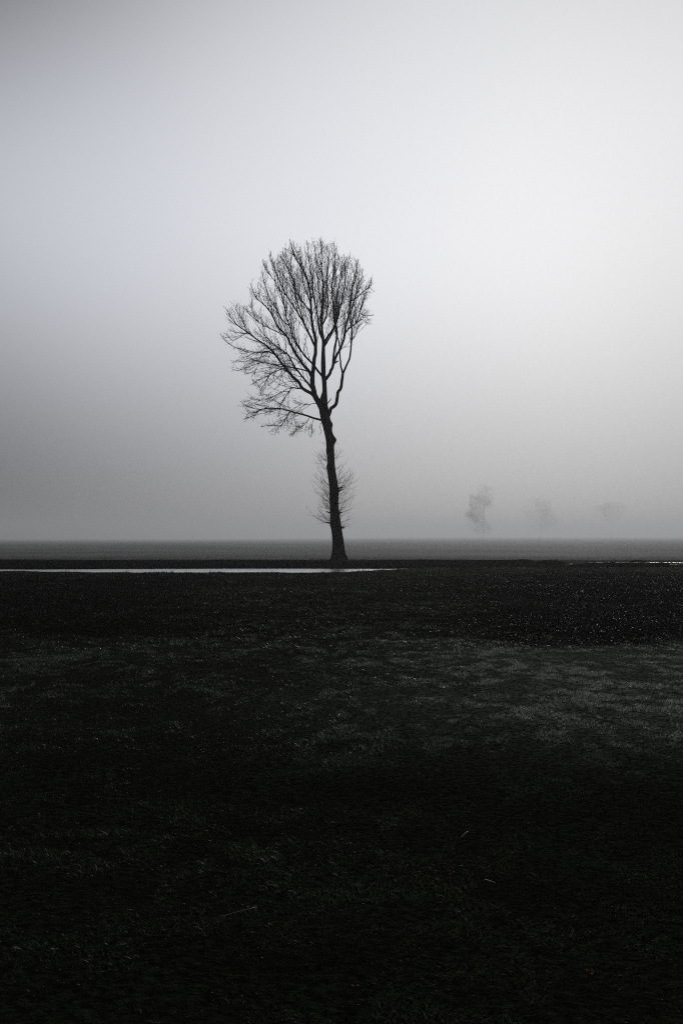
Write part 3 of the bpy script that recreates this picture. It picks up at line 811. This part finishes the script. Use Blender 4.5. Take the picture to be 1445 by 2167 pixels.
a_ = rs.uniform(0, 6.283, n_); r_ = .45+rs.uniform(0, 1, n_)**2*1.3
x_ = base.x+np.cos(a_)*r_; y_ = base.y+np.sin(a_)*r_
_mm = mud_mask; mud_mask = lambda a, c: _mm(a, c)*.2
parts.append(blades(x_, y_, .012, .03, .20, False)); mud_mask = _mm
off = 0; VV = []; F3 = []; F4 = []; TT = []; DW = []
for V_, F_, t_, d_ in parts:
    VV.append(V_); TT.append(t_); DW.append(d_)
    for f in F_: (F4 if f.shape[1] == 4 else F3).append(f+off)
    off += len(V_)
grass = mesh_np('grass', np.concatenate(VV), [np.concatenate(F4), np.concatenate(F3)], M_GRASS, attrs={'tint': np.concatenate(TT), 'dew_sheen': np.concatenate(DW)})
tag(grass, 'short dark wet turf covering the foreground', 'grass', kind='stuff')

# leaf litter specks
n = 80000
lx, ly = scatter(n, 12, 47, .44)
mk = mud_mask(lx, ly); kp = rs.uniform(0, 1, n) < .03+mk*np.where(lx > 1, 1.0, .06)
kp &= ~((ly > near_shore(lx)-.2) & (lx < 4))
kp &= rs.uniform(0, 1, n) < .15+1.1*sst(.35, .65, fbm(lx*1.1, ly*.7, 4, 99))
lx, ly = lx[kp], ly[kp]; n = len(lx); lz = ground_z(lx, ly)+rs.uniform(.004, .014, n)
sz = .004+.010*rs.uniform(0, 1, n)**3; a = rs.uniform(0, 6.28, n); tl = rs.normal(0, .35, (n, 2))
Vl = []
for (u, v, c) in ((-1,0,.25),(0,-.55,0),(1,0,.3),(0,.55,.05)):
    X = u*np.cos(a)-v*np.sin(a); Y = u*np.sin(a)+v*np.cos(a)
    Vl.append(np.stack([lx+X*sz, ly+Y*sz, lz+c*sz+(X*tl[:,0]+Y*tl[:,1])*sz], 1))
Vl = np.stack(Vl, 1).reshape(-1, 3); i = np.arange(n)*4
lit = mesh_np('leaf_litter', Vl, [np.stack([i, i+1, i+2], 1), np.stack([i, i+2, i+3], 1)], M_LEAF, attrs={'tint': np.repeat(rs.uniform(0, 1, n)**2.5, 4)})
tag(lit, 'small pale bits of leaf scattered over the dark trampled ground', 'leaf litter', kind='stuff')

# ------------------------------------------------------------------ single things lying on the turf
def at_ground(px, py):
    d = EYE*F_PX/(py-HOR)
    for _ in range(6):
        x = (px-CX)/F_PX*d; z = float(ground_z(x, d)); d = (EYE-z)*F_PX/(py-HOR)/1.0
    return Vector((x, d, z))
def stalk(name, a, c, r, mat, label, cat, lift=.03, sag=.0015):
    A = at_ground(*a); B = at_ground(*c); A.z += lift; B.z += lift+.015
    t = Tubes(); P = [A.lerp(B, k/6)+Vector((0, 0, sag*math.sin(math.pi*k/6)))-A for k in range(7)]
    t.add(P, [r*(1-.5*k/6) for k in range(7)], 5, True)
    o = t.build(name, mat); o.location = A; tag(o, label, cat)
stalk('dry_stalk', (462,1952), (543,1937), .0028, M_STRAW, 'long pale dry grass stalk lying in the dark turf at bottom left', 'grass stalk')
stalk('dry_stalk', (972,1786), (988,1778), .0028, M_STRAW, 'short straight pale straw lying on the turf right of the middle', 'grass stalk', .04)
stalk('twig_fragment', (1023,1870), (1047,1886), .003, M_BROWNLEAF, 'thin reddish twig with a pale tip lying in the lower right turf', 'twig', .03)
def leaf(px, py, L, mat, label, rz, name='fallen_leaf', cat='leaf', grp='fallen leaves on the turf'):
    p = at_ground(px, py); V = []; F = []
    N = 7
    for k in range(N+1):
        t = k/N; wv = math.sin(math.pi*min(1, t*.97+.02))**.8*.36*(1+.25*math.sin(k*2.4))
        for s in (-1, -.5, 0, .5, 1):
            V.append(((t-.5)*L, s*wv*L, L*(.30*(s*s)*.6 + .25*(t-.5)**2*2 + .03*math.sin(k*3+s*5))))
    for k in range(N):
        for j in range(4): F.append((k*5+j, k*5+j+1, (k+1)*5+j+1, (k+1)*5+j))
    me = bpy.data.meshes.new(name); me.from_pydata(V, [], F); me.materials.append(mat)
    o = bpy.data.objects.new(name, me); C.objects.link(o)
    so = o.modifiers.new('thick', 'SOLIDIFY'); so.thickness = L*.03
    o.location = p+Vector((0, 0, .028)); o.rotation_euler = (.35, .25, rz)
    tag(o, label, cat, grp)
leaf(1239, 2067, .034, M_BROWNLEAF, 'tan curled leaf lying nearest the bottom right corner', .6)
leaf(1190, 1992, .028, M_PINKLEAF, 'small greyish leaf lying above the tan leaf at lower right', .2)
leaf(950, 1855, .034, M_BROWNLEAF, 'reddish brown leaf in the turf left of the reddish twig', .1)
leaf(1124, 1860, .03, M_BROWNLEAF, 'dull orange leaf in the turf at lower right, right of the reddish twig', 1.1)
leaf(53, 1808, .03, M_BROWNLEAF, 'small brown leaf in the turf near the left edge', 1.9)
leaf(752, 2098, .03, M_BROWNLEAF, 'small brown leaf at the bottom middle of the photo', 2.5)
leaf(533, 1569, .03, M_PAPER, 'small white scrap standing out on the dark turf left of the middle', .0, 'white_scrap', 'litter', None)
for k, (px, py, lb) in enumerate(((134,1246,'brightest white speck of litter on the dark turf at left'),(122,1241,'small white speck left of the brightest one at left'),(135,1241,'small white speck just behind the brightest one at left'),(160,1242,'faint white speck right of the others at left'))):
    leaf(px, py, .05 if k == 0 else .035, M_PAPER, lb, k*.7, 'white_scrap', 'litter', 'white scraps on the turf at left')

# ------------------------------------------------------------------ fog
SIG = 0.0007
hz = 52.0
zb = float(min(ZZ.min(), -1))-1
x0, x1, y0_, y1_ = -4300, 4300, -80, 5200
Vh = [(x0,y0_,zb),(x1,y0_,zb),(x1,y1_,zb),(x0,y1_,zb),(x0,y0_,hz),(x1,y0_,hz),(x1,y1_,hz),(x0,y1_,hz)]
Fh = np.array([[3,2,1,0],[4,5,6,7],[0,1,5,4],[1,2,6,5],[2,3,7,6],[3,0,4,7]])
mh = bpy.data.materials.new('haze'); mh.use_nodes = True; t = mh.node_tree; t.nodes.clear()
vo = t.nodes.new('ShaderNodeVolumePrincipled'); oo = t.nodes.new('ShaderNodeOutputMaterial')
vo.inputs['Color'].default_value = (.82, .835, .86, 1); vo.inputs['Density'].default_value = SIG; vo.inputs['Anisotropy'].default_value = .5
t.links.new(vo.outputs[0], oo.inputs['Volume'])
hzo = mesh_np('haze', Vh, Fh, mh); tag(hzo, kind='stuff'); hzo['label'] = 'pale winter fog filling the air over the field'; hzo['category'] = 'fog'
